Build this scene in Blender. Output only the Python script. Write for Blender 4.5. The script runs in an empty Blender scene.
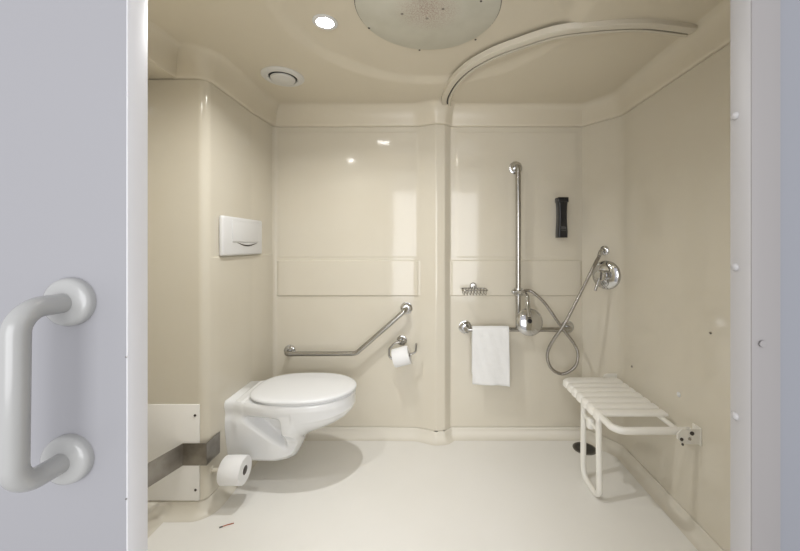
import bpy, bmesh, math, random
from mathutils import Vector, Matrix

random.seed(7)
sc = bpy.context.scene
COL = sc.collection
PI = math.pi

# ------------------------------------------------------------------ camera
# f = 350 px, vanishing point (431, 245) in an 800 x 551 frame, eye 1.2 m up
F, VX, VY, EYE = 350.0, 431.0, 245.0, 1.2
cd = bpy.data.cameras.new('camera')
cam = bpy.data.objects.new('camera', cd)
COL.objects.link(cam)
cam.location = (0, 0, EYE)
cam.rotation_euler = (PI / 2, 0, 0)
cd.sensor_fit = 'HORIZONTAL'
cd.sensor_width = 36
cd.lens = F / 800 * 36
cd.shift_x = -(VX - 400) / 800
cd.shift_y = -(275.5 - VY) / 800
cd.clip_start = 0.02
sc.camera = cam

# ------------------------------------------------------------------ world, lights, exposure
w = bpy.data.worlds.new('world')
sc.world = w
w.use_nodes = True
w.node_tree.nodes['Background'].inputs[0].default_value = (0.91, 0.91, 0.96, 1)
w.node_tree.nodes['Background'].inputs[1].default_value = 0.80


def area(name, loc, rot, power, color, size, shape='DISK', size_y=None):
    l = bpy.data.lights.new(name, 'AREA')
    l.energy = power
    l.color = color
    l.shape = shape
    l.size = size
    if size_y:
        l.size_y = size_y
    o = bpy.data.objects.new(name, l)
    COL.objects.link(o)
    o.location = loc
    o.rotation_euler = rot
    return o


SPOT = (-0.417, 1.378)
SPOT2 = (-0.03, 0.75)
FILL_SPOT = (-0.80, 0.86)  # added unseen fill lamp, brightens the left side and doubles the toilet shadow
for _n, _p, _e in (('lamp_light', SPOT, 6.6), ('lamp_light', SPOT2, 19.0), ('lamp_light', FILL_SPOT, 3.4)):
    area(_n, (_p[0], _p[1], 2.053 if _p is FILL_SPOT else 2.064), (0, 0, 0), _e, (0.985, 0.99, 0.985), 0.05).data.spread = math.radians(145 if _p is SPOT else 155)
# added fill light in the hall behind the camera, unseen, lifts overall brightness
area('hall_fill_light', (-0.2, -2.2, 1.2), (PI / 2, 0, 0), 62, (0.97, 0.98, 1.0), 2.6, 'RECTANGLE', 2.0)

sc.view_settings.view_transform = 'Standard'
sc.view_settings.look = 'None'
sc.view_settings.exposure = 0.13
sc.view_settings.gamma = 1
sc.view_settings.use_curve_mapping = False


# ------------------------------------------------------------------ materials
def mat(name, col, rough=0.5, metal=0.0, coat=0.0, emit=None, es=0, bump=None, var=None, spec=0.5, sheen=0):
    """bump = (scale, strength, distance); var = (scale, colour2, lo, hi)"""
    m = bpy.data.materials.new(name)
    m.use_nodes = True
    nt = m.node_tree
    b = nt.nodes['Principled BSDF']
    b.inputs['Base Color'].default_value = (*col, 1)
    b.inputs['Roughness'].default_value = rough
    b.inputs['Metallic'].default_value = metal
    b.inputs['Coat Weight'].default_value = coat
    b.inputs['Coat Roughness'].default_value = 0.05
    b.inputs['Specular IOR Level'].default_value = spec
    b.inputs['Sheen Weight'].default_value = sheen
    if emit:
        b.inputs['Emission Color'].default_value = (*emit, 1)
        b.inputs['Emission Strength'].default_value = es
    tc = nt.nodes.new('ShaderNodeTexCoord')
    if bump:
        n = nt.nodes.new('ShaderNodeTexNoise')
        n.inputs['Scale'].default_value = bump[0]
        n.inputs['Detail'].default_value = 3
        nt.links.new(tc.outputs['Object'], n.inputs['Vector'])
        bp = nt.nodes.new('ShaderNodeBump')
        bp.inputs['Strength'].default_value = bump[1]
        bp.inputs['Distance'].default_value = bump[2]
        nt.links.new(n.outputs['Fac'], bp.inputs['Height'])
        nt.links.new(bp.outputs['Normal'], b.inputs['Normal'])
    if var:
        n = nt.nodes.new('ShaderNodeTexNoise')
        n.inputs['Scale'].default_value = var[0]
        n.inputs['Detail'].default_value = 5
        nt.links.new(tc.outputs['Object'], n.inputs['Vector'])
        r = nt.nodes.new('ShaderNodeMapRange')
        r.inputs['From Min'].default_value = var[2]
        r.inputs['From Max'].default_value = var[3]
        nt.links.new(n.outputs['Fac'], r.inputs['Value'])
        mx = nt.nodes.new('ShaderNodeMix')
        mx.data_type = 'RGBA'
        mx.inputs['A'].default_value = (*col, 1)
        mx.inputs['B'].default_value = (*var[1], 1)
        nt.links.new(r.outputs['Result'], mx.inputs['Factor'])
        nt.links.new(mx.outputs['Result'], b.inputs['Base Color'])
    return m


M_WALL = mat('cream_gelcoat', (0.675, 0.63, 0.53), 0.09, bump=(1.8, 0.25, 0.012), var=(3, (0.665, 0.615, 0.51), 0.4, 0.7))
M_CEIL = mat('cream_gelcoat_ceiling', (0.70, 0.64, 0.52), 0.30, bump=(2.2, 0.2, 0.01))
M_FLOOR = mat('cream_floor', (0.87, 0.855, 0.815), 0.42, bump=(240, 0.12, 0.001), var=(2.2, (0.85, 0.835, 0.79), 0.42, 0.68))
M_COVE = mat('cream_cove', (0.71, 0.67, 0.58), 0.42)
M_PANEL = mat('white_access_panel', (0.90, 0.885, 0.85), 0.3)
M_LILAC = mat('lilac_laminate', (0.335, 0.333, 0.348), 0.42, bump=(400, 0.05, 0.0005))
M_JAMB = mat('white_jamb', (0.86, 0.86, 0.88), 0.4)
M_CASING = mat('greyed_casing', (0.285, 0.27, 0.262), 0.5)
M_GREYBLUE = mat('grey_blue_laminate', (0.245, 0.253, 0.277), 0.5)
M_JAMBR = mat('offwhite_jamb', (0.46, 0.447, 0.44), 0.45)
M_CERAMIC = mat('white_ceramic', (0.86, 0.87, 0.88), 0.08, coat=0.5)
M_LID = mat('white_plastic_lid', (0.82, 0.83, 0.845), 0.2)
M_WHITE = mat('white_plastic', (0.74, 0.74, 0.74), 0.28)
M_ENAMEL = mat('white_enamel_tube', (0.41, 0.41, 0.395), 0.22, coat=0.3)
M_SEAT = mat('ivory_plastic', (0.91, 0.89, 0.835), 0.38)
M_TUBEW = mat('ivory_coated_tube', (0.86, 0.84, 0.78), 0.3)
M_CHROME = mat('chrome', (0.60, 0.60, 0.60), 0.09, metal=1)
M_CHROMED = mat('worn_chrome', (0.44, 0.43, 0.41), 0.2, metal=1)
M_STEEL = mat('brushed_steel', (0.36, 0.34, 0.31), 0.33, metal=1, var=(14, (0.24, 0.22, 0.20), 0.35, 0.7))
M_BLACK = mat('black_plastic', (0.012, 0.012, 0.014), 0.28)
M_DARK = mat('dark_gap', (0.03, 0.03, 0.03), 0.6)
M_HOLE = mat('screw_dark', (0.06, 0.05, 0.04), 0.5)
M_PAPER = mat('toilet_paper', (0.87, 0.87, 0.87), 0.9, bump=(160, 0.3, 0.001))
M_CARD = mat('cardboard_core', (0.22, 0.20, 0.18), 0.8)
M_FACE = mat('grey_spray_face', (0.62, 0.63, 0.62), 0.35)
M_GREYTXT = mat('pale_print', (0.30, 0.30, 0.30), 0.5)
M_LENS = mat('lamp_lens', (1, 1, 1), 0.3, emit=(1, 0.98, 0.95), es=40)
M_RED = mat('red_brown_sliver', (0.45, 0.12, 0.05), 0.6)
M_HALL = mat('hall_floor_vinyl', (0.35, 0.34, 0.33), 0.5)
M_VENT = mat('vent_white', (0.70, 0.69, 0.66), 0.35)


def towel_mat():
    m = mat('white_terry', (0.86, 0.86, 0.85), 0.95, sheen=0.3)
    nt = m.node_tree
    b = nt.nodes['Principled BSDF']
    tc = nt.nodes.new('ShaderNodeTexCoord')
    wv = nt.nodes.new('ShaderNodeTexWave')
    wv.bands_direction = 'Z'
    wv.inputs['Scale'].default_value = 42
    wv.inputs['Distortion'].default_value = 1.2
    nz = nt.nodes.new('ShaderNodeTexNoise')
    nz.inputs['Scale'].default_value = 220
    ad = nt.nodes.new('ShaderNodeMath')
    ad.operation = 'ADD'
    bp = nt.nodes.new('ShaderNodeBump')
    bp.inputs['Strength'].default_value = 0.5
    bp.inputs['Distance'].default_value = 0.003
    nt.links.new(tc.outputs['Object'], wv.inputs['Vector'])
    nt.links.new(tc.outputs['Object'], nz.inputs['Vector'])
    nt.links.new(wv.outputs['Fac'], ad.inputs[0])
    nt.links.new(nz.outputs['Fac'], ad.inputs[1])
    nt.links.new(ad.outputs[0], bp.inputs['Height'])
    nt.links.new(bp.outputs['Normal'], b.inputs['Normal'])
    return m


def hatch_mat():
    """grey-green round panel, rust-pink speckles around its middle"""
    m = mat('grey_hatch', (0.66, 0.645, 0.56), 0.45, var=(9, (0.60, 0.585, 0.50), 0.4, 0.7))
    nt = m.node_tree
    b = nt.nodes['Principled BSDF']
    src = b.inputs['Base Color'].links[0].from_socket
    tc = nt.nodes.new('ShaderNodeTexCoord')
    ln = nt.nodes.new('ShaderNodeVectorMath')
    ln.operation = 'LENGTH'
    nt.links.new(tc.outputs['Object'], ln.inputs[0])
    mr = nt.nodes.new('ShaderNodeMapRange')
    mr.inputs['From Min'].default_value = 0.135
    mr.inputs['From Max'].default_value = 0.02
    nt.links.new(ln.outputs['Value'], mr.inputs['Value'])
    nz = nt.nodes.new('ShaderNodeTexNoise')
    nz.inputs['Scale'].default_value = 190
    nz.inputs['Detail'].default_value = 4
    nt.links.new(tc.outputs['Object'], nz.inputs['Vector'])
    m2 = nt.nodes.new('ShaderNodeMapRange')
    m2.inputs['From Min'].default_value = 0.40
    m2.inputs['From Max'].default_value = 0.75
    nt.links.new(nz.outputs['Fac'], m2.inputs['Value'])
    mu = nt.nodes.new('ShaderNodeMath')
    mu.operation = 'MULTIPLY'
    nt.links.new(mr.outputs['Result'], mu.inputs[0])
    nt.links.new(m2.outputs['Result'], mu.inputs[1])
    mx = nt.nodes.new('ShaderNodeMix')
    mx.data_type = 'RGBA'
    nt.links.new(mu.outputs[0], mx.inputs['Factor'])
    nt.links.new(src, mx.inputs['A'])
    mx.inputs['B'].default_value = (0.33, 0.15, 0.11, 1)
    nt.links.new(mx.outputs['Result'], b.inputs['Base Color'])
    return m


# ------------------------------------------------------------------ helpers
def P(px, py, s):
    """world point seen at pixel (px, py) where one metre measures s pixels"""
    return Vector(((px - VX) / s, F / s, EYE + (VY - py) / s))


def root_of(o):
    while o.parent:
        o = o.parent
    return o


def thing(name, label, cat, loc, group=None):
    o = bpy.data.objects.new(name, None)
    COL.objects.link(o)
    o.empty_display_size = 0.05
    o.location = loc
    o['label'] = label
    o['category'] = cat
    if group:
        o['group'] = group
    return o


def obj(name, bm, m, parent=None, loc=None, smooth=True, label=None, angle=40):
    """bm in world coordinates -> one mesh object"""
    bmesh.ops.remove_doubles(bm, verts=bm.verts, dist=1e-6)
    bmesh.ops.recalc_face_normals(bm, faces=bm.faces)
    base = Vector(root_of(parent).location) if parent else Vector(loc if loc is not None else (0, 0, 0))
    bmesh.ops.translate(bm, verts=bm.verts, vec=-base)
    me = bpy.data.meshes.new(name)
    bm.to_mesh(me)
    bm.free()
    if smooth:
        me.polygons.foreach_set('use_smooth', [True] * len(me.polygons))
        me.set_sharp_from_angle(angle=math.radians(angle))
    me.materials.append(m)
    o = bpy.data.objects.new(name, me)
    COL.objects.link(o)
    if parent:
        o.parent = parent
    else:
        o.location = base
    if label:
        o['label'] = label
    return o


def tag(o, label, cat, group=None):
    o['label'] = label
    o['category'] = cat
    if group:
        o['group'] = group
    return o


def struct(name, bm, m, **k):
    o = obj(name, bm, m, **k)
    o['kind'] = 'structure'
    return o


def BM():
    return bmesh.new()


def box(bm, lo, hi, bev=0.0, seg=2):
    t = bmesh.new()
    bmesh.ops.create_cube(t, size=1)
    lo, hi = Vector(lo), Vector(hi)
    c, d = (lo + hi) / 2, hi - lo
    for v in t.verts:
        v.co = Vector((v.co.x * d.x, v.co.y * d.y, v.co.z * d.z)) + c
    if bev > 0:
        bmesh.ops.bevel(t, geom=t.edges[:], offset=bev, segments=seg, affect='EDGES', profile=0.5)
    merge(bm, t)
    return bm


def merge(bm, t, mtx=None):
    if mtx is not None:
        bmesh.ops.transform(t, matrix=mtx, verts=t.verts)
    me = bpy.data.meshes.new('tmp')
    t.to_mesh(me)
    t.free()
    bm.from_mesh(me)
    bpy.data.meshes.remove(me)


def frame_z(axis):
    """matrix whose Z is the given axis"""
    return Vector(axis).normalized().to_track_quat('Z', 'Y').to_matrix().to_4x4()


def lathe(bm, prof, origin, axis, n=40, closed=False):
    """prof = [(radius, height)] swept round axis"""
    t = bmesh.new()
    rings = []
    for r, h in prof:
        if r < 1e-6:
            rings.append([t.verts.new((0, 0, h))])
        else:
            rings.append([t.verts.new((r * math.cos(2 * PI * i / n), r * math.sin(2 * PI * i / n), h)) for i in range(n)])
    pairs = list(zip(rings, rings[1:]))
    if closed:
        pairs.append((rings[-1], rings[0]))
    for a, b in pairs:
        for i in range(n):
            j = (i + 1) % n
            if len(a) == 1 and len(b) == 1:
                continue
            if len(a) == 1:
                t.faces.new((a[0], b[i], b[j]))
            elif len(b) == 1:
                t.faces.new((a[i], a[j], b[0]))
            else:
                t.faces.new((a[i], a[j], b[j], b[i]))
    merge(bm, t, Matrix.Translation(Vector(origin)) @ frame_z(axis))
    return bm


def rounded(pts, rad, seg=8, closed=False):
    """polyline with its corners rounded by arcs (radius = one value or per point)"""
    pts = [Vector(p) for p in pts]
    n = len(pts)
    out = []
    for i, p in enumerate(pts):
        r = rad[i] if isinstance(rad, (list, tuple)) else rad
        if (not closed and i in (0, n - 1)) or r <= 0:
            out.append(p)
            continue
        a, b = (pts[i - 1] - p), (pts[(i + 1) % n] - p)
        la, lb = a.length, b.length
        a.normalize()
        b.normalize()
        ang = a.angle(b)
        if ang > PI - 0.02:
            out.append(p)
            continue
        t = min(r / math.tan(ang / 2), la * 0.49, lb * 0.49)
        p0, p1 = p + a * t, p + b * t
        rr = t * math.tan(ang / 2)
        c = p + (a + b).normalized() * (rr / math.sin(ang / 2))
        v0, v1 = p0 - c, p1 - c
        om = v0.angle(v1)
        for k in range(seg + 1):
            u = k / seg
            out.append(c + (v0 * math.sin((1 - u) * om) + v1 * math.sin(u * om)) / math.sin(om))
    return out


def catmull(pts, n=8):
    pts = [Vector(p) for p in pts]
    q = [pts[0] * 2 - pts[1]] + pts + [pts[-1] * 2 - pts[-2]]
    out = []
    for i in range(1, len(q) - 2):
        a, b, c, d = q[i - 1:i + 3]
        for k in range(n):
            t = k / n
            out.append(0.5 * ((2 * b) + (c - a) * t + (2 * a - 5 * b + 4 * c - d) * t * t + (3 * b - a - 3 * c + d) * t ** 3))
    out.append(pts[-1])
    return out


def tube(bm, pts, r, n=14, cap=True, closed=False):
    pts = [Vector(p) for p in pts]
    m = len(pts)
    rf = r if callable(r) else (lambda u: r)
    tans = []
    for i in range(m):
        a = pts[i - 1] if (i > 0 or closed) else pts[0]
        b = pts[(i + 1) % m] if (i < m - 1 or closed) else pts[-1]
        tans.append((b - a).normalized())
    up = Vector((0, 0, 1)) if abs(tans[0].z) < 0.9 else Vector((1, 0, 0))
    nrm = (up - tans[0] * up.dot(tans[0])).normalized()
    rings = []
    for i in range(m):
        nrm = (nrm - tans[i] * nrm.dot(tans[i])).normalized()
        bi = tans[i].cross(nrm)
        rr = rf(i / (m - 1))
        rings.append([bm.verts.new(pts[i] + (nrm * math.cos(2 * PI * k / n) + bi * math.sin(2 * PI * k / n)) * rr) for k in range(n)])
    pr = list(zip(rings, rings[1:]))
    if closed:
        pr.append((rings[-1], rings[0]))
    for a, b in pr:
        for k in range(n):
            j = (k + 1) % n
            bm.faces.new((a[k], a[j], b[j], b[k]))
    if cap and not closed:
        bm.faces.new(rings[0][::-1])
        bm.faces.new(rings[-1])
    return bm


def resample(pts, step):
    out = [pts[0]]
    for a, b in zip(pts, pts[1:]):
        k = max(1, int((b - a).length / step))
        for i in range(1, k + 1):
            out.append(a.lerp(b, i / k))
    return out


def plan_normals(pts, side=1):
    """unit normals to the left of travel (times side), mitre-scaled"""
    ns = []
    m = len(pts)
    for i in range(m):
        d0 = (pts[i] - pts[i - 1]).normalized() if i > 0 else None
        d1 = (pts[i + 1] - pts[i]).normalized() if i < m - 1 else None
        if d0 is None:
            d0 = d1
        if d1 is None:
            d1 = d0
        n0, n1 = Vector((-d0.y, d0.x, 0)), Vector((-d1.y, d1.x, 0))
        b = (n0 + n1).normalized()
        ns.append(b * (side / max(0.35, b.dot(n0))))
    return ns


def sweep(bm, pts, prof, closed_prof=False, side=1, z0=0, caps=False):
    """profile [(offset, z)] swept along a plan path"""
    ns = plan_normals(pts, side)
    rows = []
    for p, n in zip(pts, ns):
        rows.append([bm.verts.new((p.x + n.x * o, p.y + n.y * o, z0 + z)) for o, z in prof])
    m = len(prof)
    for a, b in zip(rows, rows[1:]):
        for k in range(m if closed_prof else m - 1):
            j = (k + 1) % m
            bm.faces.new((a[k], a[j], b[j], b[k]))
    if caps and closed_prof:
        bm.faces.new(rows[0][::-1])
        bm.faces.new(rows[-1])
    return bm


def outline_stack(bm, outline, layers, center):
    """layers = [(scale, z)]; outline 2-D closed list; capped"""
    rows = []
    for s_, z in layers:
        rows.append([bm.verts.new((center[0] + (x - center[0]) * s_, center[1] + (y - center[1]) * s_, z)) for x, y in outline])
    n = len(outline)
    for a, b in zip(rows, rows[1:]):
        for k in range(n):
            j = (k + 1) % n
            bm.faces.new((a[k], a[j], b[j], b[k]))
    bm.faces.new(rows[0][::-1])
    bm.faces.new(rows[-1])
    return bm


def sstep(a, b, x):
    t = max(0.0, min(1.0, (x - a) / (b - a)))
    return t * t * (3 - 2 * t)


# ------------------------------------------------------------------ the room shell
ZSEAM, ZTOP, ZLOW, CEIL = 1.9375, 2.066, 0.0615, 2.06
BACK, LEFT, RIGHT, FRONT = 2.1875, -1.0, 1.09, 0.587


def V2(x, y):
    return Vector((x, y, 0))


def wall(name, path, zs, disp=None, step=0.02, m=None):
    """vertical wall surface along a plan path, interior to the left of travel"""
    pts = resample(path, step)
    ns = plan_normals(pts, 1)
    bm = BM()
    rows = []
    for p, n in zip(pts, ns):
        col = []
        for z in zs:
            d = 0.0
            if abs(z - ZSEAM) < 0.0016 or abs(z - 0.0632) < 0.0012:
                d = -0.004                       # joint groove
            elif disp:
                d = disp(p, z)
            if z > ZSEAM + 0.002 or z < 0.0618:
                d = -0.03                        # behind the cornice and the tray upstand
            col.append(bm.verts.new((p.x + n.x * d, p.y + n.y * d, z)))
        rows.append(col)
    for a, b in zip(rows, rows[1:]):
        for k in range(len(zs) - 1):
            bm.faces.new((a[k], b[k], b[k + 1], a[k + 1]))
    return struct(name, bm, m or M_WALL, angle=30)


def zrows(extra=()):
    base = [0.0, 0.0615, 0.0622, 0.0642, 0.0650, 0.12, 0.3, 0.5, 0.7, 0.8, 1.0, 1.3, 1.5, 1.7, 1.85, 1.934, 1.9363, 1.9387, 1.94, ZTOP]
    return sorted(set(base) | set(extra))


def band(x0, x1, z0, z1, h, e=0.006):
    def f(x, z):
        return h * sstep(x0, x0 + e * 3, x) * sstep(x1, x1 - e * 3, x) * sstep(z0 - e * .5, z0 + e * .5, z) * sstep(z1 + e * .5, z1 - e * .5, z)
    return f


ze = []
for zc in (0.885, 1.103, 1.125, 1.905, 0.10):
    ze += [zc + q * 0.0015 for q in range(-4, 5)]
b1 = band(-0.965, -0.07, 0.885, 1.103, 0.010)
b2 = band(0.118, 0.945, 0.885, 1.103, 0.010)
b3 = band(-0.965, -0.085, 1.125, 1.905, 0.002, 0.008)
b4 = band(0.150, 0.925, 1.125, 1.905, 0.002, 0.008)


def back_disp(p, z):
    return b1(p.x, z) + b2(p.x, z) + b3(p.x, z) + b4(p.x, z)


# travel goes right -> back -> left, interior on the left of travel
right_path = rounded([V2(RIGHT, FRONT), V2(RIGHT, 1.997), V2(0.944, BACK)], [0, 0.10, 0], 10)
back_path = rounded([V2(0.944, BACK), V2(0.122, BACK), V2(0.085, 2.146), V2(0.030, 2.138), V2(-0.085, BACK - 0.004), V2(-0.30, BACK), V2(-0.972, BACK), V2(-0.984, 2.165)],
                    [0, 0.012, 0.02, 0.03, 0.2, 0, 0.02, 0], 8)
left_path = rounded([V2(-0.984, 2.165), V2(LEFT, 1.95), V2(LEFT, 1.556), V2(-1.32, 1.556)], [0, 0.3, 0.038, 0], 12)
wall('wall_right', right_path, zrows(), step=0.05)
wall('wall_back', back_path, zrows(ze), back_disp, step=0.006)
lz = [1.143 + q * 0.0015 for q in range(-4, 5)]
wall('wall_left', left_path, zrows(lz), lambda p, z: 0.004 * sstep(1.146, 1.140, z) * sstep(-1.03, -1.0, p.x) * sstep(1.6, 1.62, p.y), step=0.03)
wall('wall_side', [V2(-1.30, 1.58), V2(-1.30, FRONT)], zrows(), step=0.2)

# ceiling with its wide shallow round recess
bm = BM()
CX, CY, CR = -0.005, 1.285, 0.60
rings = [0.0, 0.2, 0.4, 0.46] + [0.46 + 0.14 * k / 14 for k in range(1, 15)] + [0.62]
N = 120
rr_ = []
for r in rings:
    z = CEIL + 0.018 * (1 - sstep(0.52, 0.60, r))
    if r == 0:
        rr_.append([bm.verts.new((CX, CY, z))])
    else:
        rr_.append([bm.verts.new((CX + r * math.cos(2 * PI * k / N), CY + r * math.sin(2 * PI * k / N), z)) for k in range(N)])
sq = []
for k in range(N):
    a = 2 * PI * k / N
    c, s_ = math.cos(a), math.sin(a)
    q = 1 / max(abs(c), abs(s_))
    x, y = c * q, s_ * q
    sq.append(bm.verts.new((CX + x * 1.34, CY + y * (0.93 if y > 0 else 0.74), CEIL)))
rr_.append(sq)
for a, b in zip(rr_, rr_[1:]):
    for k in range(N):
        j = (k + 1) % N
        if len(a) == 1:
            bm.faces.new((a[0], b[k], b[j]))
        else:
            bm.faces.new((a[k], b[k], b[j], a[j]))
struct('ceiling', bm, M_CEIL, angle=60)

# cornice (moulded cove between wall and ceiling)
trim_path = (rounded([V2(RIGHT, FRONT), V2(RIGHT, 1.997), V2(0.944, BACK)], [0, 0.12, 0], 10)[:-1]
             + rounded([V2(0.944, BACK), V2(0.124, BACK), V2(0.083, 2.141), V2(0.030, 2.133), V2(-0.085, BACK - 0.006), V2(-0.30, BACK), V2(-0.974, BACK), V2(LEFT, 1.95), V2(LEFT, 1.556), V2(-1.135, 1.556), V2(-1.135, FRONT)],
                       [0, 0.03, 0.02, 0.04, 0.2, 0, 0.02, 0.3, 0.055, 0.0, 0], 12))
prof = [(-0.01, 1.939), (0.004, 1.939), (0.007, 1.941), (0.010, 1.947), (0.012, 1.957), (0.014, 1.975), (0.019, 2.0), (0.028, 2.025), (0.040, 2.045), (0.052, 2.056), (0.066, 2.0605)]
bm = sweep(BM(), trim_path, prof)
# underside of the deeper left length
box(bm, (-1.32, FRONT, 1.9388), (-1.1285, 1.5555, 1.9425))
struct('trim_1', bm, M_CEIL, angle=35)

# floor tray with coved upstand
floor_path = (rounded([V2(RIGHT, FRONT), V2(RIGHT, 1.997), V2(0.944, BACK)], [0, 0.10, 0], 10)[:-1]
              + rounded([V2(0.944, BACK), V2(0.124, BACK), V2(0.083, 2.141), V2(0.030, 2.133), V2(-0.085, BACK - 0.006), V2(-0.30, BACK), V2(-0.974, BACK), V2(LEFT, 1.95), V2(LEFT, 1.556), V2(-1.20, 1.556), V2(-1.20, FRONT)],
                        [0, 0.03, 0.02, 0.04, 0.2, 0, 0.05, 0.3, 0.055, 0.045, 0], 12))
prof = [(-0.12, 0.0615), (0.001, 0.0615), (0.003, 0.060), (0.004, 0.05), (0.006, 0.036), (0.011, 0.022), (0.019, 0.011), (0.029, 0.004), (0.042, 0.0006)]
bm = sweep(BM(), floor_path, prof)
struct('trim_5', bm, M_COVE, angle=50)
bm = BM()
box(bm, (-1.33, FRONT, -0.03), (1.2, 2.3, 0.0))
struct('floor', bm, M_FLOOR, angle=50)

# front wall either side of the doorway, and the hall side panels
bm = BM()
box(bm, (-1.33, 0.572, 0), (-0.486, FRONT, 2.1))
box(bm, (0.508, 0.572, 0), (1.12, FRONT, 2.1))
box(bm, (-0.49, 0.572, 2.0), (0.51, FRONT, 2.1))
struct('wall_front', bm, M_WALL)
bm = box(BM(), (-1.7, 0.547, -0.02), (-0.4762, 0.5565, 2.4))
struct('wall_hall_left', bm, M_LILAC)
bm = box(BM(), (0.548, 0.553, -0.02), (1.8, 0.571, 2.4))
box(bm, (-0.4752, 0.553, 2.05), (0.548, 0.571, 2.4))
struct('wall_hall_right', bm, M_GREYBLUE)
bm = box(BM(), (-0.486, 0.5474, -0.0), (-0.475, 0.587, 2.05), 0.0004)
struct('trim_2', bm, M_JAMB)
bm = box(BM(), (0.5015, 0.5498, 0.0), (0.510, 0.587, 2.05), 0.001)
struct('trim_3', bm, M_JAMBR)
bm = box(BM(), (0.5021, 0.5475, 0.0), (0.5475, 0.5716, 2.05), 0.0015)
struct('trim_6', bm, M_CASING)
bm = box(BM(), (-0.476, 0.5468, 1.99), (0.498, 0.587, 2.05), 0.001)
struct('trim_4', bm, M_JAMB)
bm = box(BM(), (-1.7, -2.4, -0.03), (1.8, 0.586, -0.001))
struct('floor_hall', bm, M_HALL)

# ------------------------------------------------------------------ access panel and steel bumper strip
t = thing('access_panel', 'flat off-white access panel low on the wall behind the doorway\'s left edge', 'panel', (-1.16, 1.553, 0.067))
obj('board', box(BM(), (-1.295, 1.549, 0.068), (-1.027, 1.5558, 0.493), 0.0015), M_PANEL, t)
for px, py in ((195.5, 415), (196, 489.5)):
    p = P(px, py, 225.5)
    obj('screw', lathe(BM(), [(0, 0), (0.0055, 0), (0.0055, 0.0015), (0.004, 0.003), (0, 0.003)], (p.x, 1.549, p.z), (0, -1, 0), 16), M_HOLE, t, label='dark screw')

path = [V2(-0.9925, 1.643), V2(-0.9925, 1.5465), V2(-1.097, 1.5465), V2(-1.137, 1.406), V2(-1.262, 0.96)]
bm = sweep(BM(), path, [(0, 0), (0.0025, 0), (0.0025, 0.097), (0, 0.097)], True, 1, 0.227, True)
tag(obj('bumper_strip', bm, M_STEEL, loc=(-1.05, 1.4, 0.227), smooth=False), 'bent brushed steel bumper strip wrapped round the wall corner left of the toilet', 'metal strip')

# ------------------------------------------------------------------ toilet
TC = 1.817


def E(x):
    if x > -0.64:
        return 0.188 * math.sqrt(max(0.0, 1 - ((x + 0.64) / 0.246) ** 2))
    if x > -0.90:
        return 0.188 - 0.045 * ((-0.64 - x) / 0.26) ** 2.2
    return 0.143 - 0.013 * sstep(-0.9, -0.96, x)


ZB = [(-1.0, 0.112), (-0.76, 0.104), (-0.725, 0.107), (-0.695, 0.120), (-0.676, 0.15), (-0.660, 0.185), (-0.645, 0.222), (-0.61, 0.246),
      (-0.55, 0.268), (-0.49, 0.292), (-0.44, 0.322), (-0.41, 0.352), (-0.395, 0.383), (-0.3891, 0.41)]


def interp(tab, x):
    if x <= tab[0][0]:
        return tab[0][1]
    for (a, u), (b, v) in zip(tab, tab[1:]):
        if x <= b:
            return u + (v - u) * (x - a) / (b - a)
    return tab[-1][1]


ZT = 0.446


def H(x, z, zb):
    t_ = (z - zb) / (ZT - zb)
    e = E(x)
    # front: round bowl; rear: straighter sided trap housing and wall plate
    bowl = e * (max(0.0, 1 - (1 - t_) ** 2.3)) ** 0.62
    rim = sstep(0.335, 0.40, z)
    hz = 0.092 + 0.046 * sstep(0.1, 0.36, z)
    rear = hz * (max(0.0, 1 - (1 - min(1, t_ * 7)) ** 2)) ** 0.5
    plate = (0.090 + 0.038 * sstep(0.05, 0.36, z)) * (max(0.0, 1 - (1 - min(1, t_ * 14)) ** 2)) ** 0.5
    k = sstep(-0.80, -0.68, x)
    low = rear * (1 - k) + min(bowl, 0.085 + 0.12 * sstep(0.2, 0.36, z) + 0.2 * sstep(-0.64, -0.5, x)) * k
    kp = sstep(-0.93, -0.972, x)
    low = low * (1 - kp) + plate * kp
    # triangular hollow in each side, under the rim
    line = 0.375 + (x + 0.93) * (0.19 - 0.375) / 0.21
    rec = sstep(line - 0.004, line + 0.05, z) * sstep(-0.955, -0.935, x) * sstep(-0.705, -0.735, x) * sstep(0.385, 0.36, z)
    low -= 0.062 * rec
    top = e * (0.93 + 0.07 * sstep(0.38, 0.42, z))
    full = low * (1 - rim) + top * rim
    if x > -0.66:
        full = low * (1 - rim) + max(low, bowl, min(top, bowl + 0.02 * rim)) * rim
        full = min(full, e)
    return max(0.0, full)


bm = BM()
xs = [-1.0 + 0.6059 * k / 120 for k in range(121)]
xs = sorted(xs + [-0.3975, -0.3955])
xs[-1] = -0.3942
NZ = 44
cols = []
for x in xs:
    zb = interp(ZB, x)
    colv = []
    for sgn in (1, -1):
        cc = []
        for j in range(NZ + 1):
            u = j / NZ
            u = u ** 1.35
            z = zb + (ZT - zb) * u
            h = H(x, z, zb) if j else 0.0
            # softened top edge
            h -= 0.006 * (1 - math.sqrt(max(0, 1 - max(0, (z - (ZT - 0.006)) / 0.006) ** 2))) if z > ZT - 0.006 else 0
            cc.append((x, TC + sgn * max(h, 0.0), z))
        colv.append(cc)
    loop = colv[1][::-1] + colv[0][1:]          # top near -> bottom -> top far
    cols.append([bm.verts.new(q) for q in loop])
for a, b in zip(cols, cols[1:]):
    for k in range(len(a) - 1):
        bm.faces.new((a[k], a[k + 1], b[k + 1], b[k]))
    bm.faces.new((a[-1], a[0], b[0], b[-1]))
bm.faces.new(cols[0])
bm.faces.new(cols[-1][::-1])
t = thing('toilet', 'white wall-hung toilet with its lid closed', 'toilet', (-1.0, TC, 0.088))
obj('bowl', bm, M_CERAMIC, t, angle=60)


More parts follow.
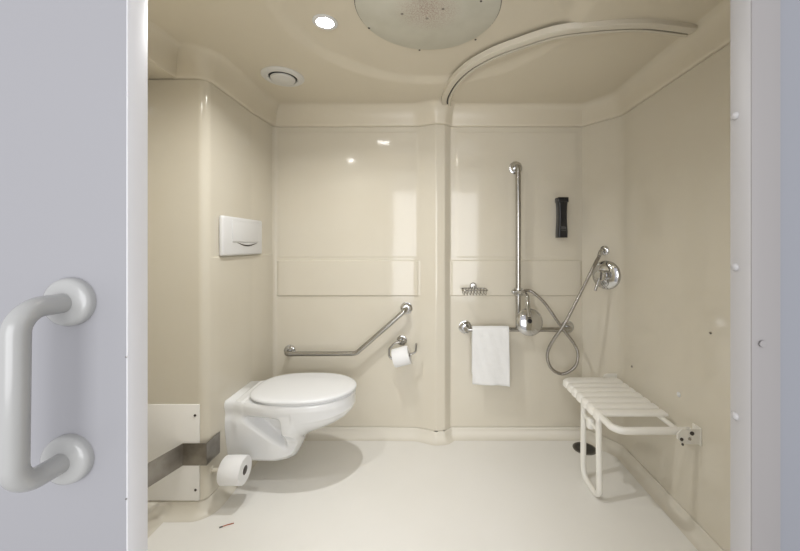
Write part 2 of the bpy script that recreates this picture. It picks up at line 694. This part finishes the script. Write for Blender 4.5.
def lid_outline(x0, x1, hw, xc=-0.64, n=72, rear=3.2):
    o = []
    for k in range(n):
        a = 2 * PI * k / n
        c, s_ = math.cos(a), math.sin(a)
        if c >= 0:
            o.append((xc + (x1 - xc) * c, TC + hw * s_))
        else:
            q = 2 / rear
            o.append((xc - (xc - x0) * abs(c) ** q, TC + hw * (abs(s_) ** q) * math.copysign(1, s_) * (1 - 0.12 * abs(c) ** 2)))
    return o


ol = lid_outline(-0.885, -0.389, 0.188)
obj('seat_ring', outline_stack(BM(), ol, [(0.955, 0.4455), (0.965, 0.447), (0.965, 0.4535), (0.955, 0.4555)], (-0.64, TC)), M_LID, t)
ol = lid_outline(-0.905, -0.389, 0.190)
lay = [(0.96, 0.4560), (0.99, 0.4562), (1.0, 0.459), (1.0, 0.465), (0.985, 0.4695), (0.95, 0.472), (0.85, 0.474), (0.6, 0.476), (0.25, 0.477)]
obj('lid', outline_stack(BM(), ol, lay, (-0.64, TC)), M_LID, t, angle=70)

# flush plate
t = thing('flush_plate', 'white cistern flush plate on the left wall above the toilet', 'flush plate', (-1.0, 1.815, 1.148))
obj('plate', box(BM(), (-0.9998, 1.645, 1.148), (-0.977, 2.03, 1.340), 0.009, 3), M_WHITE, t)
obj('button', box(BM(), (-0.979, 1.72, 1.215), (-0.9745, 1.985, 1.322), 0.004, 3), M_WHITE, t)
arc = [(-0.9765, 1.765 + 0.20 * u, 1.212 - 0.015 * math.sin(PI * u)) for u in [k / 14 for k in range(15)]]
obj('finger_slot', tube(BM(), arc, lambda u: 0.0006 + 0.0032 * math.sin(PI * min(1, max(0, u))), 8), M_HOLE, t, label='dark curved finger slot')

# ------------------------------------------------------------------ paper rolls


def roll(origin, axis, length, r, core, parent_name, label, group=None):
    axis = Vector(axis).normalized()
    base = Vector(origin)
    t_ = thing(parent_name, label, 'toilet roll', base - Vector((0, 0, r)), group)
    h = length / 2
    obj('paper', lathe(BM(), [(core, -h), (r - 0.003, -h), (r, -h + 0.004), (r, h - 0.004), (r - 0.003, h), (core, h)], base, axis, 48, True), M_PAPER, t_)
    obj('core', lathe(BM(), [(core - 0.0015, -h + 0.001), (core, -h + 0.001), (core, h - 0.001), (core - 0.0015, h - 0.001)], base, axis, 32, True), M_CARD, t_, label='grey cardboard core')
    return t_


roll((-0.897, 1.600, 0.1715), (1, 0, 0), 0.096, 0.0605, 0.020, 'toilet_roll', 'spare white toilet roll low on the left wall below the toilet')
bm = lathe(BM(), [(0, 0), (0.016, 0), (0.016, 0.003), (0.009, 0.004), (0.009, 0.135), (0.006, 0.138), (0, 0.138)], (-0.9996, 1.600, 0.1715), (1, 0, 0), 24)
tag(obj('spare_roll_peg', bm, M_WALL, loc=(-1.0, 1.600, 0.1715)), 'short cream peg holding the spare toilet roll off the left wall', 'holder')

S = 167.0
ax = P(409.5, 354.3, S) - P(393.5, 358.5, S)
rc = P(401.5, 356.4, S)
roll(rc, ax, 0.098, 0.055, 0.019, 'toilet_roll', 'white toilet roll hanging on the chrome holder below the angled grab rail')
t = thing('toilet_roll_holder', 'chrome wire toilet roll holder on the back wall below the grab rail end', 'holder', (-0.181, BACK, 0.606))


def flange(bm, x, z, r=0.040, y=BACK, depth=0.018):
    lathe(bm, [(0, 0.0), (r, 0), (r, depth * 0.28), (r * 0.95, depth * 0.45), (r * 0.72, depth * 0.55), (r * 0.62, depth * 0.8), (r * 0.52, depth * 1.1), (0, depth * 1.15)], (x, y, z), (0, -1, 0), 36)
    return bm


obj('wall_rose', flange(BM(), -0.181, 0.606, 0.031), M_CHROMED, t)
pp = [(-0.181, BACK - 0.01, 0.606), P(402, 341, S), P(394, 343.5, S), P(389.3, 349, S), P(389, 356, S), P(391.5, 359.2, S), P(401.5, 356.8, S), P(411, 354.2, S), P(415.8, 352, S), P(416.3, 343.5, S)]
obj('wire_arm', tube(BM(), rounded(pp, 0.018, 6), 0.0062, 12), M_CHROMED, t)

# ------------------------------------------------------------------ grab rails on the back wall
DB = 2.118
t = thing('grab_rail', 'angled chrome grab rail on the back wall behind the toilet', 'grab rail', (-0.45, BACK, 0.541))
pp = [(-0.881, BACK - 0.012, 0.541), (-0.881, DB, 0.541), (-0.4545, DB, 0.543), (-0.153, DB, 0.806), (-0.153, BACK - 0.012, 0.806)]
obj('bar', tube(BM(), rounded(pp, [0, 0.025, 0.05, 0.025, 0], 8), 0.0138, 20), M_CHROMED, t)
obj('wall_flange', flange(BM(), -0.881, 0.541, 0.036), M_CHROME, t)
obj('wall_flange', flange(BM(), -0.153, 0.806, 0.038), M_CHROME, t)

t = thing('shower_grab_rail', 'T-shaped chrome shower grab rail with a tall upright on the back wall', 'grab rail', (0.5, BACK, 0.69))
pp = [(0.528, BACK - 0.012, 1.681), (0.528, DB, 1.681), (0.528, DB, 0.69)]
obj('upright_bar', tube(BM(), rounded(pp, 0.022, 8), 0.0158, 20), M_CHROMED, t)
pp = [(0.2125, BACK - 0.012, 0.6885), (0.2125, DB, 0.6885), (0.85, DB, 0.6885), (0.85, BACK - 0.012, 0.6885)]
obj('cross_bar', tube(BM(), rounded(pp, [0, 0.022, 0.022, 0], 8), 0.0135, 20), M_CHROMED, t)
for x, z in ((0.528, 1.681), (0.2125, 0.6885), (0.85, 0.6885)):
    obj('wall_flange', flange(BM(), x, z, 0.041), M_CHROME, t)

# ------------------------------------------------------------------ towel over the cross bar
bm = BM()
x0, x1 = 0.249, 0.468
nx, nv = 40, 60
R_ = 0.0178
zb_ = 0.6885
top_l = 0.334
segs = []
for k in range(nv + 1):
    u = k / nv
    L = u * (top_l * 2 - 0.03 + PI * R_)
    front = top_l - 0.014
    if L < front:
        segs.append((-R_, zb_ - front + L, 1 - L / front))
    elif L < front + PI * R_:
        a = (L - front) / R_
        segs.append((-R_ * math.cos(a), zb_ + R_ * math.sin(a), 0))
    else:
        dd = L - front - PI * R_
        segs.append((R_, zb_ - dd * 0.86, 0.3 * dd / front))
grid = []
for i in range(nx + 1):
    u = i / nx
    row = []
    for (dy, z, hang) in segs:
        x = x0 + (x1 - x0) * u + 0.004 * hang * (1 if u > .5 else -0.4)
        yy = DB + dy - 0.006 * hang + 0.0035 * hang * math.sin(u * 9 + 0.6) + 0.0012 * math.sin(u * 23 + z * 30)
        zz = z - 0.014 * hang * u - 0.002 * hang * math.sin(u * 7)
        row.append(bm.verts.new((x, yy, zz)))
    grid.append(row)
for a, b in zip(grid, grid[1:]):
    for k in range(nv):
        bm.faces.new((a[k], a[k + 1], b[k + 1], b[k]))
o = obj('towel', bm, towel_mat(), loc=(0.36, DB, 0.37), angle=70)
md = o.modifiers.new('thick', 'SOLIDIFY')
md.thickness = 0.005
md.offset = 1
tag(o, 'white hand towel folded over the lower chrome shower bar', 'towel')

# ------------------------------------------------------------------ soap basket
t = thing('soap_basket', 'small chrome wire soap basket on the back wall above the towel', 'soap basket', (0.2625, BACK, 0.93))
obj('wall_rose', flange(BM(), 0.2625, 0.945, 0.031), M_CHROMED, t)
zt_, yf, yb = 0.932, BACK - 0.125, BACK - 0.018
xl, xr = 0.185, 0.337
bm = tube(BM(), rounded([(xl, yb, zt_), (xr, yb, zt_), (xr, yf, zt_), (xl, yf, zt_)], 0.02, 6, True), 0.0035, 8, closed=True)
obj('rim_wire', bm, M_CHROMED, t)
for k in range(8):
    x = xl + 0.012 + (xr - xl - 0.024) * k / 7
    pp = [(x, yb, zt_), (x, yb, zt_ - 0.028), (x, yf, zt_ - 0.028), (x, yf, zt_)]
    obj('cross_wire', tube(BM(), rounded(pp, 0.008, 4), 0.0024, 8), M_CHROMED, t)
obj('stem', tube(BM(), [(0.2625, BACK - 0.015, 0.945), (0.2625, yb, 0.938), (0.2625, yb - 0.004, 0.932)], 0.008, 12), M_CHROMED, t)

# ------------------------------------------------------------------ black dispenser
t = thing('soap_dispenser', 'slim black waisted soap dispenser mounted high on the shower wall', 'dispenser', P(562.5, 238, 162))


def waist_x(z, zl, zh):
    u = (z - zl) / (zh - zl)
    return 1 - 0.14 * math.sin(PI * min(1, max(0, (u - 0.15) / 0.8)))


zl, zh = P(562, 237.5, 166).z, P(562, 197, 166).z
cx_ = P(564.4, 200, 166).x
prof_z = [zl + (zh - zl) * k / 20 for k in range(21)]
bm = BM()
rows = []
for z in prof_z:
    hw = 0.0305 * waist_x(z, zl, zh)
    ring = rounded([(cx_ - hw, BACK - 0.0045, z), (cx_ + hw, BACK - 0.0045, z), (cx_ + hw * 0.95, BACK - 0.062, z), (cx_ - hw * 0.95, BACK - 0.062, z)], 0.010, 5, True)
    rows.append([bm.verts.new(q) for q in ring])
for a, b in zip(rows, rows[1:]):
    for k in range(len(a)):
        j = (k + 1) % len(a)
        bm.faces.new((a[k], a[j], b[j], b[k]))
bm.faces.new(rows[0][::-1])
bm.faces.new(rows[-1])
obj('body', bm, M_BLACK, t)
zc = P(562, 204, 166).z
obj('cap', box(BM(), (cx_ - 0.032, BACK - 0.066, zh - 0.028), (cx_ + 0.032, BACK - 0.0045, zh + 0.002), 0.004, 2), M_BLACK, t)
bm = BM()
for k, (dx, h) in enumerate(((-0.012, 0.018), (-0.006, 0.018), (0.001, 0.018), (0.008, 0.016), (0.014, 0.012))):
    box(bm, (cx_ + dx, BACK - 0.0625, 1.305 - h / 2), (cx_ + dx + 0.0013, BACK - 0.0612, 1.305 + h / 2))
box(bm, (cx_ - 0.013, BACK - 0.0625, 1.289), (cx_ + 0.016, BACK - 0.0612, 1.2902))
obj('printed_mark', bm, M_GREYTXT, t, label='faint grey print')

# ------------------------------------------------------------------ shower mixer on the chamfer
MN = Vector((-0.794, -0.608, 0))
MT = Vector((0.608, -0.794, 0))


def on_chamfer(px, py):
    k = (px - VX) / F
    tt = (k * 2.1875 - 0.944) / (0.146 + k * 0.1905)
    x, d = 0.944 + 0.146 * tt, 2.1875 - 0.1905 * tt
    return Vector((x, d, EYE + (VY - py) * d / F))


mc = on_chamfer(606.5, 275)
t = thing('shower_mixer', 'round chrome shower mixer on the angled corner wall', 'shower mixer', mc)
lathebm = lathe(BM(), [(0, 0.0), (0.085, 0), (0.085, 0.004), (0.080, 0.010), (0.055, 0.017), (0.034, 0.021), (0, 0.021)], mc, MN, 48)
obj('wall_plate', lathebm, M_CHROME, t)
obj('valve_body', lathe(BM(), [(0, 0.015), (0.030, 0.015), (0.028, 0.05), (0.032, 0.055), (0.032, 0.082), (0.026, 0.09), (0, 0.092)], mc, MN, 36), M_CHROME, t)
a = mc + MN * 0.074
b = a + Vector((0, 0, -0.085)) + MN * 0.035 + MT * -0.012
obj('lever', tube(BM(), [a, a + (b - a) * 0.3, a + (b - a) * 0.7, b], lambda u: 0.013 - 0.005 * u, 14), M_CHROME, t)

# hose outlet, hand shower, hose
oc = on_chamfer(604.5, 250.5)
t = thing('hose_outlet', 'small chrome hose elbow on the wall above the shower mixer', 'shower fitting', oc)
obj('wall_rose', lathe(BM(), [(0, 0), (0.028, 0), (0.027, 0.006), (0.018, 0.012), (0, 0.013)], oc, MN, 30), M_CHROME, t)
e1 = oc + MN * 0.042
e2 = e1 + Vector((-0.012, -0.004, -0.030))
obj('elbow', tube(BM(), rounded([oc + MN * 0.008, e1, e2], 0.015, 6), 0.0115, 16), M_CHROME, t)

t = thing('hand_shower', 'chrome hand shower with a round head hanging face-out on the upright rail', 'hand shower', P(528, 335, 176))
hc = P(529.5, 322, 178)
hn = Vector((0.06, -1, 0.20)).normalized()
obj('spray_head', lathe(BM(), [(0, 0.014), (0.060, 0.014), (0.073, 0.010), (0.077, 0.002), (0.074, -0.008), (0.062, -0.017), (0.040, -0.025), (0.018, -0.029), (0, -0.030)], hc, -hn, 48), M_CHROME, t)
obj('spray_face', lathe(BM(), [(0, 0.0175), (0.056, 0.0165), (0.060, 0.0142), (0, 0.0135)], hc, -hn, 48), M_FACE, t, label='pale grey spray face')
ha = P(524.5, 293, 172)
hb = hc + hn * 0.026 + Vector((-0.008, 0, 0.022))
obj('handle', tube(BM(), catmull([ha, P(527.5, 297, 174), P(528, 305, 176), hb], 6), lambda u: 0.0105 + 0.003 * u, 16), M_CHROME, t)
obj('head_knob', lathe(BM(), [(0, 0.024), (0.0125, 0.024), (0.0125, 0.036), (0.009, 0.040), (0, 0.040)], hc + Vector((-0.010, -0.002, 0.006)), hn, 20), M_BLACK, t, label='small dark knob')
t = thing('shower_holder', 'chrome clamp on the upright rail gripping the hand shower', 'shower fitting', P(518, 295, 165))
hz_ = P(518, 292, 167).z
obj('clamp', lathe(BM(), [(0.0160, -0.021), (0.026, -0.021), (0.027, -0.016), (0.027, 0.016), (0.026, 0.021), (0.0160, 0.021)], (0.528, DB, hz_), (0, 0, 1), 32, True), M_CHROME, t)
obj('cradle', tube(BM(), [(0.523, DB - 0.022, hz_), (0.528, DB - 0.045, hz_), (0.539, DB - 0.062, hz_ + 0.001)], 0.012, 14), M_CHROME, t)
obj('knob', lathe(BM(), [(0, 0), (0.013, 0), (0.014, 0.012), (0.010, 0.018), (0, 0.019)], (0.506, DB - 0.006, hz_), (-1, -0.3, 0), 20), M_CHROME, t)

hp = [(523.6, 291.6, 175), (528, 290.4, 173), (534, 293, 173), (545, 303.5, 172), (556, 319, 171), (565, 331.5, 170), (573.5, 343, 169), (577.8, 353, 169), (576.5, 364, 169), (570, 371, 169),
      (561.5, 373.8, 169), (553, 370, 170), (548, 361.5, 171), (548, 351, 172), (554, 339, 175), (563.5, 325.5, 178), (574, 306, 178), (585, 284, 177), (594, 266, 176)]
pts = [P(*q) for q in hp] + [e2 + Vector((-0.006, -0.002, -0.012)), e2]
path = catmull(pts, 12)
# ribbed flexible metal hose
cum, out = 0.0, []
fine = resample(path, 0.0022)
bm = BM()
tot = len(fine)
tube(bm, fine, lambda u: 0.0086 + (0.0013 if int(round(u * (tot - 1))) % 3 == 0 else -0.0006), 10)
o = obj('shower_hose', bm, mat('hose_metal', (0.42, 0.40, 0.38), 0.22, metal=1), loc=(0.8, DB, 0.43), angle=80)
tag(o, 'ribbed metal shower hose looping down between hand shower and wall elbow', 'shower hose')

# ------------------------------------------------------------------ folding shower seat
t = thing('shower_bench', 'ivory slatted fold-down shower seat on the right wall', 'shower seat', (1.05, 1.70, 0.0))
SX0, SX1 = 0.742, 1.052
edges = [1.974, 1.912, 1.852, 1.794, 1.734, 1.672, 1.610, 1.547]
for k in range(7):
    y1, y0 = edges[k] - 0.0028, edges[k + 1] + 0.0028
    # plank with its outer end wrapped down over the tube
    prof2 = rounded([(SX1, 0, 0.450), (SX0, 0, 0.450), (SX0 - 0.002, 0, 0.415)], [0, 0.026, 0], 8)
    low2 = rounded([(SX1, 0, 0.440), (SX0 + 0.010, 0, 0.440), (SX0 + 0.008, 0, 0.415)], [0, 0.016, 0], 8)
    bm = BM()
    crs = [(0.0, -0.010), (0.0, -0.003), (0.004, 0.0), (0.5, 0.0012), (0.996, 0.0), (1.0, -0.003), (1.0, -0.010)]
    top = []
    for a_, b_ in zip(prof2, low2):
        dirn = (Vector(a_) - Vector(b_)).normalized()
        ring = []
        for u, dz in [(0.0, -0.004), (0.03, -0.001), (0.10, 0.0005), (0.5, 0.002), (0.90, 0.0005), (0.97, -0.001), (1.0, -0.004)]:
            q = Vector(a_) + dirn * dz
            ring.append(bm.verts.new((q.x, y0 + (y1 - y0) * u, q.z)))
        ring.append(bm.verts.new((b_.x, y1, b_.z)))
        ring.append(bm.verts.new((b_.x, y0, b_.z)))
        top.append(ring)
    for a_, b_ in zip(top, top[1:]):
        n_ = len(a_)
        for i in range(n_):
            j = (i + 1) % n_
            bm.faces.new((a_[i], a_[j], b_[j], b_[i]))
    bm.faces.new(top[0])
    bm.faces.new(top[-1][::-1])
    obj('slat', bm, M_SEAT, t, angle=30)
pp = [(1.062, 1.437, 0.437), (0.758, 1.437, 0.437), (0.758, 2.0, 0.428), (1.062, 2.0, 0.428)]
obj('seat_frame', tube(BM(), rounded(pp, [0, 0.045, 0.045, 0], 12), 0.0150, 18), M_TUBEW, t)
obj('rear_tube', tube(BM(), [(1.030, 1.445, 0.428), (1.030, 1.992, 0.428)], 0.010, 14), M_TUBEW, t)
for y in (1.409, 2.018):
    bm = BM()
    poly = [(1.089, 0.458), (1.012, 0.458), (0.992, 0.440), (0.992, 0.420), (1.012, 0.400), (1.089, 0.396)]
    a_ = [bm.verts.new((x, y, z)) for x, z in poly]
    b_ = [bm.verts.new((x, y + 0.005, z)) for x, z in poly]
    bm.faces.new(a_)
    bm.faces.new(b_[::-1])
    for i in range(6):
        j = (i + 1) % 6
        bm.faces.new((a_[i], a_[j], b_[j], b_[i]))
    box(bm, (1.0845, y - 0.002, 0.390), (1.0895, y + 0.045, 0.462), 0.001)
    br = obj('wall_bracket', bm, M_TUBEW, t, smooth=False)
    if y < 1.5:
        for x, z, r in ((1.008, 0.418, 0.0065), (1.050, 0.442, 0.008), (1.012, 0.398, 0.005)):
            obj('bolt', lathe(BM(), [(0, 0), (r, 0), (r, 0.003), (r * 0.6, 0.005), (0, 0.005)], (x, y, z), (0, -1, 0), 14), M_HOLE, br, label='dark bolt')
        obj('bolt', lathe(BM(), [(0, 0), (0.006, 0), (0.006, 0.003), (0, 0.005)], (1.040, y, 0.420), (0, -1, 0), 14), M_CHROMED, br, label='pale metal bolt')
pp = [(0.787, 1.800, 0.420), (0.787, 1.800, 0.014), (0.787, 1.634, 0.014), (0.787, 1.634, 0.420)]
pp = [(0.785, 1.800, 0.425), (0.785, 1.806, 0.0145), (0.787, 1.634, 0.0145), (0.785, 1.640, 0.425)]
obj('leg_frame', tube(BM(), rounded(pp, [0, 0.05, 0.05, 0], 12), 0.0140, 18), M_TUBEW, t)
obj('leg_pivot', tube(BM(), [(0.785, 1.80, 0.330), (0.785, 1.640, 0.330)], 0.010, 14), M_TUBEW, t)
obj('leg_joint', box(BM(), (0.765, 1.700, 0.300), (0.800, 1.735, 0.352), 0.010, 3), M_SEAT, t)

# ------------------------------------------------------------------ small wall and floor things
p = Vector(((584.3 - VX) / 171.5, F / 170.5, 0))
t = thing('floor_drain', 'round dark metal floor drain in the corner beneath the shower seat', 'drain', (0.905, 2.062, 0.0))
obj('rim', lathe(BM(), [(0.058, 0.0005), (0.066, 0.0005), (0.066, 0.003), (0.060, 0.0045), (0.058, 0.004)], (0.905, 2.062, 0), (0, 0, 1), 40, True), mat('drain_rim', (0.22, 0.21, 0.19), 0.4, metal=1), t)
bm = lathe(BM(), [(0, 0.0007), (0.0585, 0.0007), (0.0585, 0.0032), (0, 0.0036)], (0.905, 2.062, 0), (0, 0, 1), 40)
obj('grate', bm, mat('drain_grate', (0.12, 0.11, 0.10), 0.5, metal=0.8), t)
bm = BM()
for k in range(-3, 4):
    h = math.sqrt(0.05 ** 2 - (k * 0.013) ** 2)
    box(bm, (0.905 - h, 2.062 + k * 0.013 - 0.002, 0.0030), (0.905 + h, 2.062 + k * 0.013 + 0.002, 0.0040))
obj('slot', bm, M_DARK, t, label='dark slots')


def on_right(px, py):
    s_ = (px - VX) / RIGHT
    return Vector((RIGHT, F / s_, EYE + (VY - py) / s_))


for px, py, r, m_, lab in ((679, 394.5, 0.011, M_WHITE, 'white plastic screw plug on the right wall just above the shower seat'),
                           (632, 366.5, 0.006, M_CHROMED, 'tiny screw on the right wall beyond the far end of the shower seat'),
                           (711, 333, 0.005, M_CHROMED, 'tiny upper screw mark on the right wall near the door edge')):
    p = on_right(px, py)
    o = obj('screw_cap', lathe(BM(), [(0, 0), (r, 0), (r * 0.95, 0.003), (r * 0.6, 0.006), (0, 0.007)], p, (-1, 0, 0), 20), m_, loc=p)
    tag(o, lab, 'screw cap', 'screw heads on the right wall')
for py, lab in ((116, 'highest white screw cap on the right door frame'), (267, 'middle white screw cap on the inner face of the right door frame'), (416, 'lowest white screw cap on the right door frame')):
    p = Vector((0.5015, F / 607, EYE + (VY - py) / 607))
    o = obj('screw_cap', lathe(BM(), [(0, 0), (0.0065, 0), (0.0062, 0.002), (0.004, 0.0042), (0, 0.005)], p, (-1, 0, 0), 24), M_JAMBR, loc=p)
    tag(o, lab, 'screw cap', 'screw caps on the right door frame')
p = P(763, 344, F / 0.545)
o = obj('screw_cap', lathe(BM(), [(0, 0), (0.0055, 0), (0.005, 0.001), (0, 0.0016)], p, (0, -1, 0), 24), M_CASING, loc=p)
tag(o, 'flat painted screw cap on the front face of the right door frame', 'screw cap', 'screw caps on the right door frame')
for py, lab in ((357, 'upper tiny pin head on the edge of the lilac panel beside the white grab handle'), (499, 'lower tiny pin head on the edge of the lilac panel below the white grab handle')):
    p = P(126.2, py, F / 0.5466)
    o = obj('pin_head', lathe(BM(), [(0, 0), (0.0014, 0), (0.0012, 0.0006), (0, 0.0008)], p, (0, -1, 0), 14), M_CHROMED, loc=p)
    tag(o, lab, 'pin', 'pin heads on the lilac panel edge')

a, b = Vector(((219.5 - VX) / 236, F / 236, 0.003)), Vector(((233.5 - VX) / 233, F / 233.5, 0.003))
a = Vector(((219.5 - VX) / ((528 - VY) / 1.2), F / ((528 - VY) / 1.2), 0.002))
b = Vector(((234 - VX) / ((523.5 - VY) / 1.2), F / ((523.5 - VY) / 1.2), 0.002))
t = thing('litter_sliver', 'tiny reddish sliver of litter on the floor in front of the toilet', 'litter', (a + b) / 2 * 1.0)
obj('stick', tube(BM(), [a, a.lerp(b, 0.5) + Vector((0, 0.001, 0.001)), b], 0.0017, 8), M_RED, t)
obj('dark_tip', tube(BM(), [a - (b - a) * 0.02, a.lerp(b, 0.22)], 0.0026, 8), M_HOLE, t, label='dark tip')

# ------------------------------------------------------------------ ceiling things
ZC = CEIL + 0.018
t = thing('ceiling_hatch', 'large round grey ceiling hatch with a rusty stain in its middle', 'ceiling hatch', (-0.011, 1.300, ZC))
obj('disc', lathe(BM(), [(0, -0.001), (0.266, -0.001), (0.266, 0.004), (0.263, 0.006), (0, 0.006)], (-0.011, 1.300, ZC), (0, 0, -1), 96), hatch_mat(), t)
obj('rim_gap', lathe(BM(), [(0.266, 0.0), (0.2685, 0.0), (0.2685, 0.0012), (0.266, 0.0012)], (-0.011, 1.300, ZC), (0, 0, -1), 96, True), M_HOLE, t, label='thin dark gap round the hatch')
for px, py in ((369, 28), (475.5, 39.5), (419.5, 50), (481, 1)):
    s_ = (VY - py) / (ZC - 0.006 - EYE)
    obj('screw', lathe(BM(), [(0, 0), (0.0045, 0), (0.004, 0.002), (0, 0.0028)], ((px - VX) / s_, F / s_, ZC - 0.006), (0, 0, -1), 12), M_HOLE, t, label='dark screw')
for px, py in ((402, 14), (427, 18.5), (443, 9)):
    s_ = (VY - py) / (ZC - 0.006 - EYE)
    obj('screw', lathe(BM(), [(0, 0), (0.006, 0), (0.005, 0.0012), (0, 0.0016)], ((px - VX) / s_, F / s_, ZC - 0.006), (0, 0, -1), 12), M_STEEL, t, label='small grey screw')

for (x, y), lab in ((SPOT, 'bright round recessed ceiling light beside the grey hatch'), (SPOT2, 'round recessed ceiling light overhead just inside the doorway'), (FILL_SPOT, 'added unseen ceiling fill light over the corner left of the doorway')):
    z = ZC if (x - CX) ** 2 + (y - CY) ** 2 < 0.5 ** 2 else CEIL
    t = thing('ceiling_spotlight', lab, 'ceiling light', (x, y, z), 'ceiling spotlights')
    obj('trim_ring', lathe(BM(), [(0.0335, 0.0), (0.048, 0), (0.048, 0.003), (0.042, 0.006), (0.0335, 0.004)], (x, y, z), (0, 0, -1), 40, True), M_WHITE, t)
    obj('lens', lathe(BM(), [(0, 0.0), (0.033, 0), (0.033, 0.002), (0, 0.003)], (x, y, z), (0, 0, -1), 40), M_LENS, t)

p = Vector((-0.755, 1.785, CEIL))
t = thing('ceiling_vent', 'round white exhaust vent in the ceiling near the left wall', 'vent', p)
obj('outer_ring', lathe(BM(), [(0.068, 0.0), (0.103, 0.0), (0.103, 0.004), (0.096, 0.010), (0.078, 0.014), (0.070, 0.010)], p, (0, 0, -1), 56, True), M_VENT, t)
obj('throat', lathe(BM(), [(0, 0.001), (0.0685, 0.001), (0.0685, 0.003), (0, 0.003)], p, (0, 0, -1), 40), M_DARK, t, label='dark opening')
obj('inner_disc', lathe(BM(), [(0, 0.008), (0.056, 0.008), (0.060, 0.011), (0.058, 0.018), (0.045, 0.022), (0, 0.024)], p, (0, 0, -1), 48), M_VENT, t)
obj('stem', lathe(BM(), [(0, 0.001), (0.01, 0.001), (0.01, 0.01), (0, 0.01)], p, (0, 0, -1), 12), M_VENT, t)

# curtain track
tp = [(0.094, 2.150), (0.100, 2.08), (0.125, 1.995), (0.187, 1.888), (0.245, 1.815), (0.318, 1.738), (0.412, 1.66), (0.520, 1.600), (0.63, 1.566), (0.735, 1.553), (0.85, 1.556), (0.985, 1.580)]
k_ = 350 / 400
tp = []
for px, py in ((447.5, 107), (447.6, 100), (451, 92), (458, 82), (470, 71), (484, 62.5), (500, 55), (520, 48), (541, 41), (560, 36.3), (590, 32.3), (620, 30), (650, 30), (683, 34)):
    s_ = (VY - py) / 0.840
    tp.append(Vector(((px - VX) / s_, F / s_, 0)))
track = catmull(tp, 8)
zt0 = CEIL - 0.020
sec = [(-0.020, 0.026), (-0.020, 0.004), (-0.017, 0.0), (-0.0055, 0.0), (-0.0045, 0.001), (-0.0045, 0.012), (0.0045, 0.012), (0.0045, 0.001), (0.0055, 0.0), (0.028, 0.0), (0.034, 0.004), (0.037, 0.026)]
t = thing('curtain_track', 'white curved shower curtain track on the ceiling over the shower', 'curtain track', (0.4, 1.7, zt0))
# outer flange towards the room's middle (right of travel)
ext = (track[-1] - track[-2]).normalized()
body = [track[0] + (track[0] - track[1]).normalized() * 0.03] + track + [track[-1] + ext * 0.03]
bm = sweep(BM(), body, sec, True, -1, zt0, True)
obj('track_body', bm, M_WALL, t, angle=35)
bm = sweep(BM(), track, [(-0.0042, 0.006), (0.0042, 0.006), (0.0042, 0.011), (-0.0042, 0.011)], True, -1, zt0, True)
obj('runner_groove', bm, M_DARK, t, label='dark runner groove')

# ------------------------------------------------------------------ grab handle on the lilac panel
YP = 0.547
t = thing('grab_bar', 'white tubular grab handle on the lilac panel left of the doorway', 'grab handle', (-0.61, YP, 0.87))
SP = F / YP
fu = Vector(((72.5 - VX) / SP, YP, EYE + (VY - 301.5) / SP))
fl = Vector(((70.5 - VX) / SP, YP, EYE + (VY - 457.5) / SP))
for c in (fu, fl):
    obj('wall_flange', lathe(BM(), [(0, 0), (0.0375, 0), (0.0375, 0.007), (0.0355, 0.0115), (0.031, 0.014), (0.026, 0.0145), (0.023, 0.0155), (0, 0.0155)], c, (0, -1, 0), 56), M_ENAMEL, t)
yo = F / 741.0
o1 = Vector(((14 - VX) / 735, yo, fu.z + 0.002))
fu2 = Vector((fu.x - 0.004, yo, fu.z))
pp = [fu + Vector((0, -0.008, 0)), Vector((fu.x, yo + 0.0, fu.z)), Vector((fl.x, yo, fl.z)), fl + Vector((0, -0.008, 0))]
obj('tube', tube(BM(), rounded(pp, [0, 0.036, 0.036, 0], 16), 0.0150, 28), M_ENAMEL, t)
